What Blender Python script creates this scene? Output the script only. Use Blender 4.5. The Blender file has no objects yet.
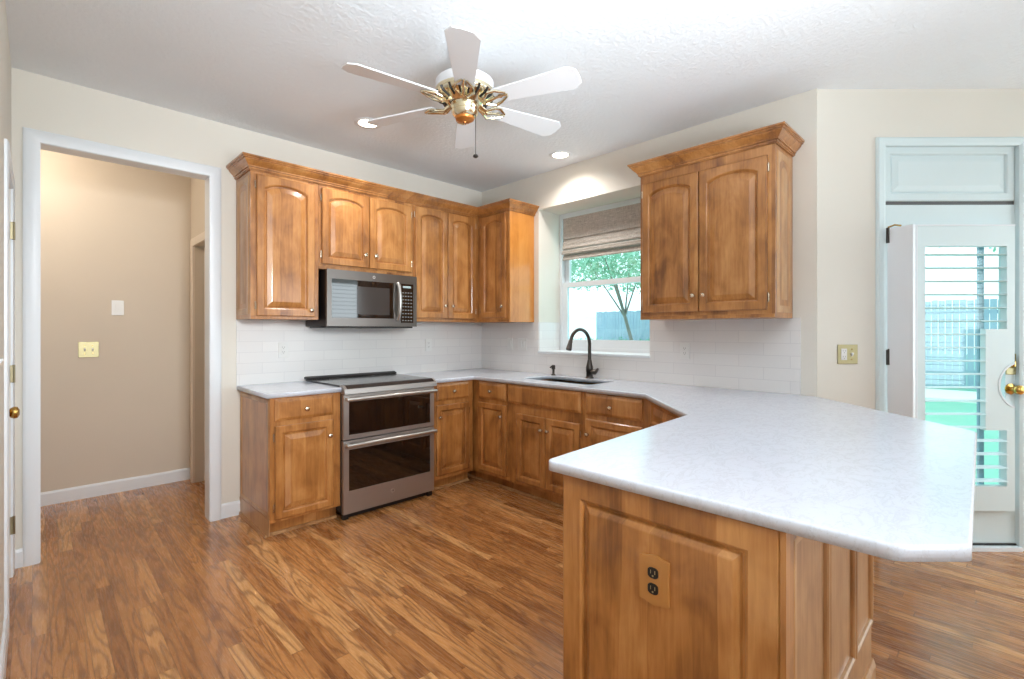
import bpy, bmesh, math, random
from mathutils import Vector, Matrix
random.seed(7)
PI = math.pi
C = bpy.context.scene
COL = C.collection

# ------------------------------------------------------------------ camera
cam_d = bpy.data.cameras.new('camera'); cam = bpy.data.objects.new('camera', cam_d); COL.objects.link(cam)
cam.location = (-3.305, -3.804, 1.302)
cam.rotation_euler = (PI/2, 0, math.radians(45.429-90))
cam_d.sensor_width = 36; cam_d.lens = 483.375*36/1024
cam_d.shift_y = -8.74/1024
cam_d.clip_start = .02; cam_d.clip_end = 300
C.camera = cam
C.view_settings.view_transform = 'Standard'; C.view_settings.look = 'None'
C.view_settings.gamma = 1; C.view_settings.use_curve_mapping = False
C.view_settings.exposure = 0.16
try:
    C.cycles.use_denoising = True; C.cycles.max_bounces = 10; C.cycles.diffuse_bounces = 5
    C.cycles.glossy_bounces = 5; C.cycles.transparent_max_bounces = 16
    C.cycles.sample_clamp_indirect = 6; C.cycles.caustics_reflective = False; C.cycles.caustics_refractive = False
except Exception: pass

# ------------------------------------------------------------------ world and lights
W = bpy.data.worlds.new('world'); C.world = W; W.use_nodes = True
wn = W.node_tree.nodes; wl = W.node_tree.links
bg = wn['Background']; bg.inputs[0].default_value = (.83, .95, 1, 1); bg.inputs[1].default_value = 2.2

def area(name, loc, rot, sx, sy, power, col=(1, 1, 1)):
    l = bpy.data.lights.new(name, 'AREA'); l.shape = 'RECTANGLE'; l.size = sx; l.size_y = sy
    l.energy = power; l.color = col
    o = bpy.data.objects.new(name, l); COL.objects.link(o); o.location = loc; o.rotation_euler = rot
    return o
DAY = (.84, .94, 1.0)
# unseen fill lights added behind the camera to brighten ceiling and kitchen
FILL_A = area('bounce_fill', (-2.75, -4.75, 1.2), (PI, 0, 0), .8, .8, 52, (.86, .94, 1)); FILL_A.data.spread = math.radians(112)
FILL_A.rotation_euler = (Vector((-2.4, -4.05, 2.743))-FILL_A.location).to_track_quat('-Z', 'Y').to_euler()
FILL_B = area('soft_fill', (-2.9, -5.35, 1.95), (PI, 0, 0), .6, .6, 15, (.92, .97, 1)); FILL_B.data.spread = math.radians(62)
FILL_B.rotation_euler = (Vector((-2.4, -.5, 1.3))-FILL_B.location).to_track_quat('-Z', 'Y').to_euler()
FILL_C = area('ceiling_fill', (-2.4, -6.25, .95), (PI, 0, 0), 1.1, 1.1, 14, (.86, .94, 1)); FILL_C.data.spread = math.radians(48)
FILL_C.rotation_euler = (Vector((-1.75, -2.1, 2.95))-FILL_C.location).to_track_quat('-Z', 'Y').to_euler()
# daylight outside the big windows behind the camera and at the breakfast corner
area('daylight_back_left', (-1.75, -7.2, 1.5), (PI/2, 0, 0), 1.6, 1.7, 6, DAY)
area('daylight_back_right', (.95, -7.2, 1.5), (PI/2, 0, 0), 1.8, 1.7, 31, DAY)
area('daylight_east', (2.45, -6.1, 1.3), (PI/2, 0, PI/2), 1.5, 2.1, 48, DAY)
# daylight at the kitchen window and at the glazed door
area('daylight_sink_window', (.52, -1.37, 1.75), (PI/2, 0, PI/2), 1.0, 1.2, 1.5, DAY)

# ------------------------------------------------------------------ materials
def s2l(c):
    return tuple(((x/255)/12.92 if x/255 <= .04045 else ((x/255+.055)/1.055)**2.4) for x in c)+(1,)
def mat(name, col, rough=.5, metal=0, spec=.5, coat=0, coat_r=.1, trans=0, emis=None, es=0):
    m = bpy.data.materials.new(name); m.use_nodes = True
    b = m.node_tree.nodes['Principled BSDF']
    b.inputs['Base Color'].default_value = s2l(col); b.inputs['Roughness'].default_value = rough
    b.inputs['Metallic'].default_value = metal; b.inputs['Specular IOR Level'].default_value = spec
    b.inputs['Coat Weight'].default_value = coat; b.inputs['Coat Roughness'].default_value = coat_r
    if trans: b.inputs['Transmission Weight'].default_value = trans
    if emis: b.inputs['Emission Color'].default_value = s2l(emis); b.inputs['Emission Strength'].default_value = es
    return m
class N:
    """small node helper"""
    def __init__(s, m): s.t = m.node_tree; s.b = s.t.nodes['Principled BSDF']
    def n(s, ty, **k):
        x = s.t.nodes.new(ty)
        for a, v in k.items(): setattr(x, a, v)
        return x
    def l(s, a, b): s.t.links.new(a, b)
    def math(s, op, a, b=None, c=None):
        x = s.n('ShaderNodeMath', operation=op)
        for i, v in enumerate((a, b, c)):
            if v is None: continue
            if isinstance(v, (int, float)): x.inputs[i].default_value = v
            else: s.l(v, x.inputs[i])
        return x.outputs[0]
    def mix(s, f, a, b, blend='MIX'):
        x = s.n('ShaderNodeMix', data_type='RGBA', blend_type=blend)
        for sock, v in ((x.inputs[0], f), (x.inputs[6], a), (x.inputs[7], b)):
            if isinstance(v, (int, float)): sock.default_value = v
            elif isinstance(v, tuple): sock.default_value = v
            else: s.l(v, sock)
        return x.outputs[2]
    def ramp(s, f, stops):
        x = s.n('ShaderNodeValToRGB'); e = x.color_ramp.elements
        while len(e) < len(stops): e.new(.5)
        for el, (p, c) in zip(e, stops): el.position = p; el.color = c
        s.l(f, x.inputs[0]); return x.outputs[0]
    def noise(s, v, scale, detail=3, rough=.5, dist=0):
        x = s.n('ShaderNodeTexNoise'); x.inputs['Scale'].default_value = scale
        x.inputs['Detail'].default_value = detail; x.inputs['Roughness'].default_value = rough
        x.inputs['Distortion'].default_value = dist
        s.l(v, x.inputs['Vector']); return x.outputs[0]
    def mapping(s, v, scale=(1, 1, 1), loc=(0, 0, 0), rot=(0, 0, 0)):
        x = s.n('ShaderNodeMapping'); x.inputs['Scale'].default_value = scale
        x.inputs['Location'].default_value = loc; x.inputs['Rotation'].default_value = rot
        s.l(v, x.inputs['Vector']); return x.outputs[0]
    def bump(s, h, strength=.1, dist=.01):
        x = s.n('ShaderNodeBump'); x.inputs['Strength'].default_value = strength; x.inputs['Distance'].default_value = dist
        s.l(h, x.inputs['Height']); s.l(x.outputs[0], s.b.inputs['Normal'])
def paint(name, col, rough=.7, bump=0, scale=60, spec=.3):
    m = mat(name, col, rough, spec=spec); k = N(m)
    tc = k.n('ShaderNodeTexCoord').outputs['Object']
    f = k.noise(tc, 1.3, 3)
    c = s2l(col)
    k.l(k.ramp(f, [(.3, tuple(x*.975 for x in c[:3])+(1,)), (.7, tuple(min(1, x*1.02) for x in c[:3])+(1,))]), k.b.inputs['Base Color'])
    if bump: k.bump(k.noise(tc, scale, 4, .6), bump, .01)
    return m
M = {}
M['wall'] = paint('cream_wall_paint', (224, 219, 209), .75, .05, 90)
M['hall_trim'] = paint('cream_hall_trim', (226, 214, 200), .5)
M['hall_wall'] = paint('beige_hall_paint', (212, 200, 184), .75, .05, 90)
M['ceiling'] = paint('textured_ceiling_paint', (232, 236, 240), .85, .5, 42)
M['trim'] = paint('white_trim_paint', (228, 232, 236), .38, 0, spec=.5)
M['door_white'] = paint('white_door_paint', (212, 226, 228), .42, 0, spec=.5)
M['brass'] = mat('polished_brass', (196, 158, 88), .22, 1)
M['pale_brass'] = mat('pale_brass', (178, 168, 128), .4, .7)
M['fan_brass'] = mat('bright_fan_brass', (232, 220, 190), .18, 1)
M['old_brass'] = mat('dull_brass', (150, 140, 112), .4, .8)
M['pewter'] = mat('satin_knob_metal', (206, 190, 168), .25, 1)
M['bronze'] = mat('oil_rubbed_bronze', (82, 76, 72), .3, .85)
M['steel'] = mat('slate_stainless_steel', (124, 118, 114), .3, 1)
M['range_steel'] = mat('brushed_range_steel', (176, 170, 166), .36, .8)
M['steel_light'] = mat('bright_stainless_steel', (206, 204, 200), .32, .95)
M['dark_metal'] = mat('dark_enamel', (38, 34, 33), .4, .3)
M['black_glass'] = mat('black_oven_glass', (14, 12, 12), .04, 0, spec=.8, coat=.6, coat_r=.02)
M['cook_glass'] = mat('cooktop_glass', (42, 42, 43), .14, 0, spec=.7)
M['black'] = mat('black_plastic', (20, 19, 19), .4)
M['plate_white'] = mat('white_plastic_plate', (226, 226, 224), .35)
M['slot_grey'] = mat('plate_slot', (90, 90, 90), .5)  # plain grey for plate slots and the transom joint
M['sink'] = mat('dark_composite_sink', (60, 62, 64), .35, .3)
M['key'] = mat('grey_keys', (128, 128, 126), .5)
M['lamp'] = mat('lamp_lens', (255, 246, 228), .5, emis=(255, 240, 214), es=9)
M['vent_lamp'] = M['lamp']
M['fan_white'] = paint('white_fan_blade', (222, 222, 224), .4, 0, spec=.5)
M['medallion'] = mat('amber_fan_cap', (190, 118, 52), .3, .5)

def wood(name, dark, mid, light, coat=.55, vert=True):
    m = mat(name, mid, .38, spec=.5, coat=coat, coat_r=.12); k = N(m)
    tc = k.n('ShaderNodeTexCoord').outputs['Object']
    rnd = k.n('ShaderNodeObjectInfo').outputs['Random']
    cb = k.n('ShaderNodeCombineXYZ'); k.l(k.math('MULTIPLY', rnd, 37.), cb.inputs[0]); k.l(k.math('MULTIPLY', rnd, 11.), cb.inputs[2])
    va = k.n('ShaderNodeVectorMath', operation='ADD'); k.l(tc, va.inputs[0]); k.l(cb.outputs[0], va.inputs[1])
    v = va.outputs[0]
    sx = k.n('ShaderNodeSeparateXYZ'); k.l(v, sx.inputs[0])
    u = k.math('ADD', sx.outputs[0], sx.outputs[1])
    wob = k.math('MULTIPLY', k.noise(k.mapping(v, (1, 1, .6)), 2.5, 1), .05)
    board = k.math('FLOOR', k.math('DIVIDE', k.math('ADD', u, wob), .083))
    wnn = k.n('ShaderNodeTexWhiteNoise', noise_dimensions='1D'); k.l(board, wnn.inputs['W'])
    grain = k.noise(k.mapping(v, (30, 30, 2.2)), 2.2, 5, .62, .6)
    blotch = k.noise(k.mapping(v, (3.2, 3.2, 1.8)), 2.6, 3, .55, .5)
    f = k.math('ADD', k.math('MULTIPLY', grain, .36), k.math('ADD', k.math('MULTIPLY', blotch, .62), k.math('MULTIPLY', wnn.outputs['Value'], .17)))
    col = k.ramp(f, [(.36, s2l(dark)), (.57, s2l(mid)), (.80, s2l(light))])
    k.l(col, k.b.inputs['Base Color'])
    k.bump(grain, .03, .005)
    return m
M['wood'] = wood('honey_maple_stain', (118, 72, 32), (170, 112, 56), (200, 144, 84))
M['wood_end'] = wood('golden_maple_veneer', (176, 108, 40), (198, 128, 56), (208, 142, 70), .3)
M['wood_side'] = wood('pale_maple', (150, 104, 62), (182, 136, 90), (200, 158, 112), .3)  # paler maple tones for side panels and mouldings
M['carved'] = mat('carved_plate_wood', (178, 122, 62), .4, coat=.4)
M['groove'] = mat('dark_wood_joint', (84, 50, 24), .6)

def oak_floor():
    m = mat('oak_strip_floor', (170, 110, 62), .26, spec=.45, coat=.35, coat_r=.16); k = N(m)
    geo = k.n('ShaderNodeTexCoord').outputs['Object']
    sx = k.n('ShaderNodeSeparateXYZ'); k.l(geo, sx.inputs[0])
    X, Y = sx.outputs[0], sx.outputs[1]
    u = k.math('DIVIDE', X, .0572); row = k.math('FLOOR', u); fu = k.math('FRACT', u)
    w1 = k.n('ShaderNodeTexWhiteNoise', noise_dimensions='1D'); k.l(row, w1.inputs['W'])
    v = k.math('ADD', k.math('DIVIDE', Y, .82), k.math('MULTIPLY', w1.outputs['Value'], 9.))
    # uneven plank lengths
    v = k.math('ADD', v, k.math('MULTIPLY', k.math('SINE', k.math('MULTIPLY', v, 2.3)), .28))
    idx = k.math('FLOOR', v); fv = k.math('FRACT', v)
    cb = k.n('ShaderNodeCombineXYZ'); k.l(row, cb.inputs[0]); k.l(idx, cb.inputs[1])
    w2 = k.n('ShaderNodeTexWhiteNoise', noise_dimensions='2D'); k.l(cb.outputs[0], w2.inputs['Vector'])
    r = w2.outputs['Value']
    # grain coordinates : pushed far apart per plank
    gx = k.math('ADD', k.math('MULTIPLY', X, 7.0), k.math('MULTIPLY', r, 71.)); gy = k.math('ADD', k.math('MULTIPLY', Y, .75), k.math('MULTIPLY', r, 33.))
    g = k.n('ShaderNodeCombineXYZ'); k.l(gx, g.inputs[0]); k.l(gy, g.inputs[1])
    base = k.noise(g.outputs[0], 1.15, 2, .5, .25)
    rings = k.math('SINE', k.math('MULTIPLY', base, 74.))
    rings = k.math('POWER', k.math('MULTIPLY', k.math('ADD', rings, 1.), .5), 2.6)
    g2 = k.n('ShaderNodeCombineXYZ'); k.l(k.math('MULTIPLY', X, 130.), g2.inputs[0]); k.l(k.math('ADD', k.math('MULTIPLY', Y, 9.), k.math('MULTIPLY', r, 50.)), g2.inputs[1])
    fine = k.noise(g2.outputs[0], 1., 4, .6)
    pores = k.math('MULTIPLY', rings, fine)
    plank = k.ramp(r, [(0, s2l((150, 96, 52))), (.25, s2l((180, 122, 70))), (.7, s2l((198, 138, 82))), (1, s2l((220, 166, 108)))])
    big = k.noise(k.mapping(geo, (1, 1, 1)), .9, 2)
    plank = k.mix(k.math('MULTIPLY', big, .2), plank, s2l((188, 128, 76)))
    col = k.mix(k.math('MULTIPLY', k.math('MULTIPLY', rings, k.math('ADD', .45, k.math('MULTIPLY', fine, .6))), .78), plank, s2l((104, 58, 28)))
    col = k.mix(k.math('MULTIPLY', fine, .12), col, s2l((120, 70, 36)))
    # joints
    eu = k.math('MINIMUM', fu, k.math('SUBTRACT', 1., fu)); ev = k.math('MULTIPLY', k.math('MINIMUM', fv, k.math('SUBTRACT', 1., fv)), 14.)
    e = k.math('MINIMUM', eu, ev)
    jt = k.math('SUBTRACT', 1., k.math('MINIMUM', k.math('DIVIDE', e, .03), 1.))
    col = k.mix(k.math('MULTIPLY', jt, .7), col, s2l((78, 44, 22)))
    k.l(col, k.b.inputs['Base Color'])
    k.l(k.math('ADD', .2, k.math('MULTIPLY', fine, .14)), k.b.inputs['Roughness'])
    k.bump(k.math('SUBTRACT', k.math('MULTIPLY', fine, .2), jt), .12, .002)
    return m
M['floor'] = oak_floor()

def quartz():
    m = mat('white_quartz', (226, 228, 232), .17, spec=.45); k = N(m)
    tc = k.n('ShaderNodeTexCoord').outputs['Object']
    v = k.noise(k.mapping(tc, (1, 1.8, 1), rot=(0, 0, .7)), 11, 6, .65, .9)
    vein = k.math('SUBTRACT', 1., k.math('MINIMUM', k.math('MULTIPLY', k.math('ABSOLUTE', k.math('SUBTRACT', v, .5)), 26.), 1.))
    sp = k.noise(tc, 160, 2, .6)
    cl = k.noise(tc, 3, 4, .6)
    c = k.mix(k.math('MULTIPLY', cl, .5), s2l((212, 217, 227)), s2l((198, 203, 215)))
    c = k.mix(k.math('MULTIPLY', vein, .2), c, s2l((158, 156, 160)))
    c = k.mix(k.math('MULTIPLY', k.math('GREATER_THAN', sp, .66), .35), c, s2l((176, 172, 172)))
    k.l(c, k.b.inputs['Base Color']); return m
M['quartz'] = quartz()

def tile():
    m = mat('white_wall_tile', (222, 222, 224), .22, spec=.5); k = N(m)
    tc = k.n('ShaderNodeTexCoord').outputs['Object']
    sx = k.n('ShaderNodeSeparateXYZ'); k.l(tc, sx.inputs[0])
    cb = k.n('ShaderNodeCombineXYZ'); k.l(k.math('ADD', sx.outputs[0], sx.outputs[1]), cb.inputs[0]); k.l(k.math('SUBTRACT', sx.outputs[2], .914), cb.inputs[1])
    b = k.n('ShaderNodeTexBrick'); b.offset = .5
    b.inputs['Scale'].default_value = 1; b.inputs['Brick Width'].default_value = .305; b.inputs['Row Height'].default_value = .0776
    b.inputs['Mortar Size'].default_value = .0016; b.inputs['Mortar Smooth'].default_value = .1
    b.inputs['Color1'].default_value = s2l((230, 228, 226)); b.inputs['Color2'].default_value = s2l((225, 223, 222)); b.inputs['Mortar'].default_value = s2l((214, 212, 212))
    k.l(cb.outputs[0], b.inputs['Vector'])
    k.l(b.outputs['Color'], k.b.inputs['Base Color'])
    k.bump(k.math('ADD', k.math('SUBTRACT', 1., b.outputs['Fac']), k.math('MULTIPLY', k.noise(k.mapping(tc, (4, 4, 22)), 2, 2), .4)), .07, .004)
    return m
M['tile'] = tile()

def woven():
    m = mat('woven_grass_shade', (150, 138, 122), .8); k = N(m)
    tc = k.n('ShaderNodeTexCoord').outputs['Object']
    a = k.noise(k.mapping(tc, (20, 20, 420)), 1, 3, .7); b = k.noise(k.mapping(tc, (260, 260, 30)), 1, 2, .6)
    f = k.math('ADD', k.math('MULTIPLY', a, .65), k.math('MULTIPLY', b, .35))
    k.l(k.ramp(f, [(.34, s2l((136, 131, 124))), (.52, s2l((182, 176, 168))), (.7, s2l((220, 215, 207)))]), k.b.inputs['Base Color'])
    k.bump(f, .4, .003); return m
M['woven'] = woven()
def glass():
    m = bpy.data.materials.new('window_glass'); m.use_nodes = True; t = m.node_tree
    t.nodes.remove(t.nodes['Principled BSDF']); o = t.nodes['Material Output']
    tr = t.nodes.new('ShaderNodeBsdfTransparent'); tr.inputs[0].default_value = (.86, .97, .97, 1)
    gl = t.nodes.new('ShaderNodeBsdfGlossy'); gl.inputs['Roughness'].default_value = .02
    lw = t.nodes.new('ShaderNodeLayerWeight'); lw.inputs[0].default_value = .5
    pw = t.nodes.new('ShaderNodeMath'); pw.operation = 'POWER'; t.links.new(lw.outputs['Facing'], pw.inputs[0]); pw.inputs[1].default_value = 5
    fr = t.nodes.new('ShaderNodeMath'); fr.operation = 'MULTIPLY_ADD'; t.links.new(pw.outputs[0], fr.inputs[0]); fr.inputs[1].default_value = .9; fr.inputs[2].default_value = .04
    mx = t.nodes.new('ShaderNodeMixShader'); t.links.new(fr.outputs[0], mx.inputs[0]); t.links.new(tr.outputs[0], mx.inputs[1]); t.links.new(gl.outputs[0], mx.inputs[2])
    t.links.new(mx.outputs[0], o.inputs[0]); return m
M['glass'] = glass()
def foliage(name, a, b):
    m = mat(name, a, .6); k = N(m)
    tc = k.n('ShaderNodeTexCoord').outputs['Object']
    k.l(k.mix(k.noise(tc, 1.7, 3), s2l(a), s2l(b)), k.b.inputs['Base Color'])
    k.b.inputs['Transmission Weight'].default_value = 0; return m
M['leaf'] = foliage('pale_leaves', (118, 172, 146), (176, 212, 188))  # pale greens mixed by noise
M['hedge'] = foliage('hedge_leaves', (70, 150, 120), (120, 180, 150))
M['lawn'] = foliage('lawn_grass', (104, 172, 146), (136, 196, 170))
M['bark'] = foliage('tree_bark', (110, 104, 100), (140, 130, 122))
M['fence'] = foliage('weathered_blue_grey_fence', (128, 152, 172), (166, 186, 198))
M['paving'] = foliage('pale_paving', (222, 222, 216), (235, 235, 230))
M['render'] = foliage('white_render', (232, 232, 230), (240, 240, 238))
M['roof'] = foliage('grey_roof_felt', (150, 150, 150), (170, 170, 170))

# ------------------------------------------------------------------ mesh helpers
def obj(name, bm, m, parent=None, smooth=False, loc=None, rotz=0):
    me = bpy.data.meshes.new(name); bmesh.ops.recalc_face_normals(bm, faces=bm.faces)
    bm.to_mesh(me); bm.free(); me.materials.append(M[m] if isinstance(m, str) else m)
    o = bpy.data.objects.new(name, me); COL.objects.link(o)
    if parent: o.parent = parent
    if loc: o.location = loc
    if rotz: o.rotation_euler = (0, 0, rotz)
    if smooth:
        for p in me.polygons: p.use_smooth = True
        try: me.set_sharp_from_angle(angle=math.radians(38))
        except Exception: pass
    return o
def thing(name, label, cat, loc=(0, 0, 0), rotz=0, group=None):
    o = bpy.data.objects.new(name, None); COL.objects.link(o); o.empty_display_size = .1
    o.location = loc; o.rotation_euler = (0, 0, rotz); o['label'] = label; o['category'] = cat
    if group: o['group'] = group
    return o
def tag(o, label, cat, group=None, kind=None):
    o['label'] = label; o['category'] = cat
    if group: o['group'] = group
    if kind: o['kind'] = kind
    return o
def struct(o, label=None, cat=None):
    o['kind'] = 'structure'
    if label: o['label'] = label; o['category'] = cat
    return o
def copy_tree(o, parent=None):
    c = o.copy(); COL.objects.link(c); c.parent = parent
    for ch in list(o.children): copy_tree(ch, c)
    return c
def box(bm, x0, x1, y0, y1, z0, z1, bev=0):
    vs = [bm.verts.new((x, y, z)) for x in (x0, x1) for y in (y0, y1) for z in (z0, z1)]
    fs = [(0, 1, 3, 2), (4, 6, 7, 5), (0, 4, 5, 1), (2, 3, 7, 6), (0, 2, 6, 4), (1, 5, 7, 3)]
    F = [bm.faces.new([vs[i] for i in f]) for f in fs]
    if bev:
        es = list({e for f in F for e in f.edges})
        bmesh.ops.bevel(bm, geom=es, offset=bev, segments=2, affect='EDGES', profile=.6)
    return bm
def B(*a, **k): return box(bmesh.new(), *a, **k)
def boxes(*l):
    bm = bmesh.new()
    for a in l: box(bm, *a)
    return bm
def lathe(bm, prof, origin=(0, 0, 0), axis=(0, 0, 1), seg=20, cap=True):
    """prof: (radius, height along axis)"""
    q = Vector((0, 0, 1)).rotation_difference(Vector(axis).normalized()); O = Vector(origin)
    rings = []
    for r, h in prof:
        rings.append([bm.verts.new(O + q @ Vector((max(r, 1e-4)*math.cos(2*PI*i/seg), max(r, 1e-4)*math.sin(2*PI*i/seg), h))) for i in range(seg)])
    for a, b in zip(rings, rings[1:]):
        for i in range(seg): bm.faces.new((a[i], a[(i+1) % seg], b[(i+1) % seg], b[i]))
    if cap:
        bm.faces.new(rings[0][::-1]); bm.faces.new(rings[-1])
    return bm
def tube(bm, pts, rad, seg=12):
    pts = [Vector(p) for p in pts]; rings = []
    n = None
    for i, p in enumerate(pts):
        t = (pts[min(i+1, len(pts)-1)]-pts[max(i-1, 0)]).normalized()
        if n is None:
            n = t.cross(Vector((0, 0, 1)));
            if n.length < .1: n = t.cross(Vector((1, 0, 0)))
        n = (n - t*n.dot(t)).normalized(); b = t.cross(n)
        r = rad[i] if isinstance(rad, (list, tuple)) else rad
        rings.append([bm.verts.new(p + (n*math.cos(2*PI*k/seg)+b*math.sin(2*PI*k/seg))*r) for k in range(seg)])
    for a, b in zip(rings, rings[1:]):
        for i in range(seg): bm.faces.new((a[i], a[(i+1) % seg], b[(i+1) % seg], b[i]))
    bm.faces.new(rings[0][::-1]); bm.faces.new(rings[-1])
    return bm
def prism(bm, poly, z0, z1, mp=None, bev=0):
    """poly in (u,v); extruded over w from z0 to z1; mp maps (u,v,w)->xyz"""
    mp = mp or (lambda u, v, w: (u, v, w))
    a = [bm.verts.new(mp(u, v, z0)) for u, v in poly]; b = [bm.verts.new(mp(u, v, z1)) for u, v in poly]
    n = len(poly); F = [bm.faces.new(a), bm.faces.new(b[::-1])]
    for i in range(n): F.append(bm.faces.new((a[i], b[i], b[(i+1) % n], a[(i+1) % n])))
    if bev: bmesh.ops.bevel(bm, geom=list({e for f in F for e in f.edges}), offset=bev, segments=2, affect='EDGES')
    return bm
def sweep(bm, path, prof, mp=None, closed=False):
    """path of (u,v) points, profile (outwards to the right of travel, w)"""
    mp = mp or (lambda u, v, w: (u, v, w))
    P = [Vector(p) for p in path]; n = len(P); rings = []
    for i in range(n):
        def nrm(a, b):
            d = (b-a).normalized(); return Vector((d.y, -d.x))
        if closed or 0 < i < n-1:
            n1 = nrm(P[i-1], P[i]); n2 = nrm(P[i], P[(i+1) % n]); m = (n1+n2); m = m/(m.dot(n1))
        elif i == 0: m = nrm(P[0], P[1])
        else: m = nrm(P[-2], P[-1])
        rings.append([bm.verts.new(mp(P[i].x+m.x*o, P[i].y+m.y*o, w)) for o, w in prof])
    k = len(prof)
    rr = list(zip(rings, rings[1:])) + ([(rings[-1], rings[0])] if closed else [])
    for a, b in rr:
        for j in range(k): bm.faces.new((a[j], a[(j+1) % k], b[(j+1) % k], b[j]))
    if not closed: bm.faces.new(rings[0]); bm.faces.new(rings[-1][::-1])
    return bm
def panel_bm(x0, x1, z0, z1, y, t=.019, fw=.058, arch=0, mode='raised', mp=None, bw=.038):
    """cabinet door / end panel: frame with arched or square opening and raised field, front at y-t"""
    K = 12; bm = bmesh.new()
    mp = mp or (lambda a, b, c: (a, b, c))
    def rect(ins, yy, ar=0):
        a0, a1, c0, c1 = x0+ins, x1-ins, z0+ins, z1-ins
        pts = [(a0, c0), (a1, c0)]
        for i in range(K+1):
            f = i/K; xx = a1+(a0-a1)*f
            zz = c1-ar+ar*(1-(2*f-1)**2)**.75 if ar else c1
            pts.append((xx, zz))
        return [bm.verts.new(mp(p[0], yy, p[1])) for p in pts]
    L = [rect(0, y), rect(0, y-t+.004), rect(.005, y-t)]
    L += [rect(fw-.01, y-t, arch), rect(fw-.004, y-t+.004, arch), rect(fw, y-t+.014, arch), rect(fw+.006, y-t+.015, arch)]
    if mode == 'raised':
        L += [rect(fw+.010, y-t+.010, arch*.97), rect(fw+bw, y-t+.002, arch*.92), rect(fw+bw+.004, y-t+.001, arch*.92)]
    for a, b in zip(L, L[1:]):
        n = len(a)
        for i in range(n): bm.faces.new((a[i], a[(i+1) % n], b[(i+1) % n], b[i]))
    bm.faces.new(L[-1]); bm.faces.new(L[0][::-1])
    return bm
def slab_front(x0, x1, z0, z1, y, t=.019):
    bm = bmesh.new()
    def r(i, yy): return [bm.verts.new((a, yy, c)) for a, c in ((x0+i, z0+i), (x1-i, z0+i), (x1-i, z1-i), (x0+i, z1-i))]
    L = [r(0, y), r(0, y-t+.008), r(.006, y-t+.006), r(.016, y-t+.001), r(.02, y-t)]
    for a, b in zip(L, L[1:]):
        for i in range(4): bm.faces.new((a[i], a[(i+1) % 4], b[(i+1) % 4], b[i]))
    bm.faces.new(L[-1]); bm.faces.new(L[0][::-1]); return bm
def knob_bm(x, y, z):
    return lathe(bmesh.new(), [(.009, 0), (.0065, .006), (.006, .012), (.0125, .018), (.0155, .023), (.0135, .028), (.007, .031)], (x, y, z), (0, -1, 0), 16)
def hinge_bm(x, y, z, d):
    bm = B(min(x, x+d*.012), max(x, x+d*.012), y-.003, y, z-.026, z+.026)
    lathe(bm, [(.0045, -.024), (.0045, .024)], (x, y-.006, z), (0, 0, 1), 8); return bm

# ------------------------------------------------------------------ room shell
H = 2.743; T = .115
K0 = -3.01
E0 = (2.2, -5.21)
RF = [(-4.6, 1.33), (-2.22, 1.33), (-2.22, .6), (-.0, .12), (.12, .12), (.12, -3.0), (2.32, -5.2), (2.32, -7.12), (-3.52, -7.12), (-3.52, .0), (-4.6, .0)]
floor_poly = RF
o = obj('floor', prism(bmesh.new(), floor_poly, -.05, 0), 'floor'); struct(o, 'honey oak strip floor running through kitchen and hall', 'floor')
o = obj('ceiling', prism(bmesh.new(), [(a, b) for a, b in floor_poly], H, H+.06), 'ceiling'); struct(o, 'pale grey textured ceiling over the kitchen', 'ceiling')

DX0, DX1, DZ = -3.292, -2.456, 2.362      # cased opening in wall A
o = obj('wall_back', boxes((-3.4, DX0, 0, T, 0, H), (DX1, 0.12, 0, T, 0, H), (DX0, DX1, 0, T, DZ, H)), 'wall'); struct(o, 'cream wall behind the range with the cased opening', 'wall')
# window wall with the deep niche
NY0, NY1, NZ0, NZ1, ND = -.80, -1.94, 1.10, 2.42, .30
o = obj('wall_right', boxes((0, T, NY0, 0, 0, H), (0, T, -3.03, NY1, 0, H), (0, T, NY1, NY0, 0, NZ0), (0, T, NY1, NY0, NZ1, H),
        (T, .42, NY0, NY0+.1, NZ0-.1, NZ1+.1), (T, .42, NY1-.1, NY1, NZ0-.1, NZ1+.1), (T, .42, NY1, NY0, NZ1, NZ1+.1), (T, .42, NY1, NY0, NZ0-.1, NZ0)), 'wall')
struct(o, 'cream wall with the sink window niche', 'wall')
SQ = math.sqrt(.5)
CL = (0, K0, 0); CR = -PI/4     # local frame of the angled door wall
DS0, DS1, DTOP = .417, 1.213, 2.405
o = obj('wall_angled', boxes((0, DS0, 0, T, 0, H), (DS1+.04, 3.12, 0, T, 0, H), (DS0, DS1+.04, 0, T, DTOP, H)), 'wall', loc=CL, rotz=CR); struct(o, 'cream angled wall holding the glazed back door', 'wall')
# wall D with the closed side door
DY0, DY1 = -.135, -.80
o = obj('wall_left', boxes((-3.52, -3.4, DY0, .0, 0, H), (-3.52, -3.4, -7.0, DY1, 0, H), (-3.52, -3.4, DY1, DY0, 2.05, H)), 'wall'); struct(o, 'cream left wall with a white closet door', 'wall')
bw = [(-2.6, -.9), (0, 1.9)]
o = obj('wall_behind', boxes((-3.52, bw[0][0], -7.12, -7, 0, H), (bw[0][1], bw[1][0], -7.12, -7, 0, H), (bw[1][1], 2.32, -7.12, -7, 0, H),
        (bw[0][0], bw[0][1], -7.12, -7, 0, .6), (bw[0][0], bw[0][1], -7.12, -7, 2.4, H), (bw[1][0], bw[1][1], -7.12, -7, 0, .6), (bw[1][0], bw[1][1], -7.12, -7, 2.4, H)), 'wall'); struct(o)
o = obj('wall_east', boxes((2.2, 2.32, -5.3, -5.2, 0, H), (2.2, 2.32, -7.0, -6.9, 0, H), (2.2, 2.32, -6.9, -5.3, 2.4, H), (2.2, 2.32, -6.9, -5.3, 0, .1)), 'wall'); struct(o)
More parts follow.
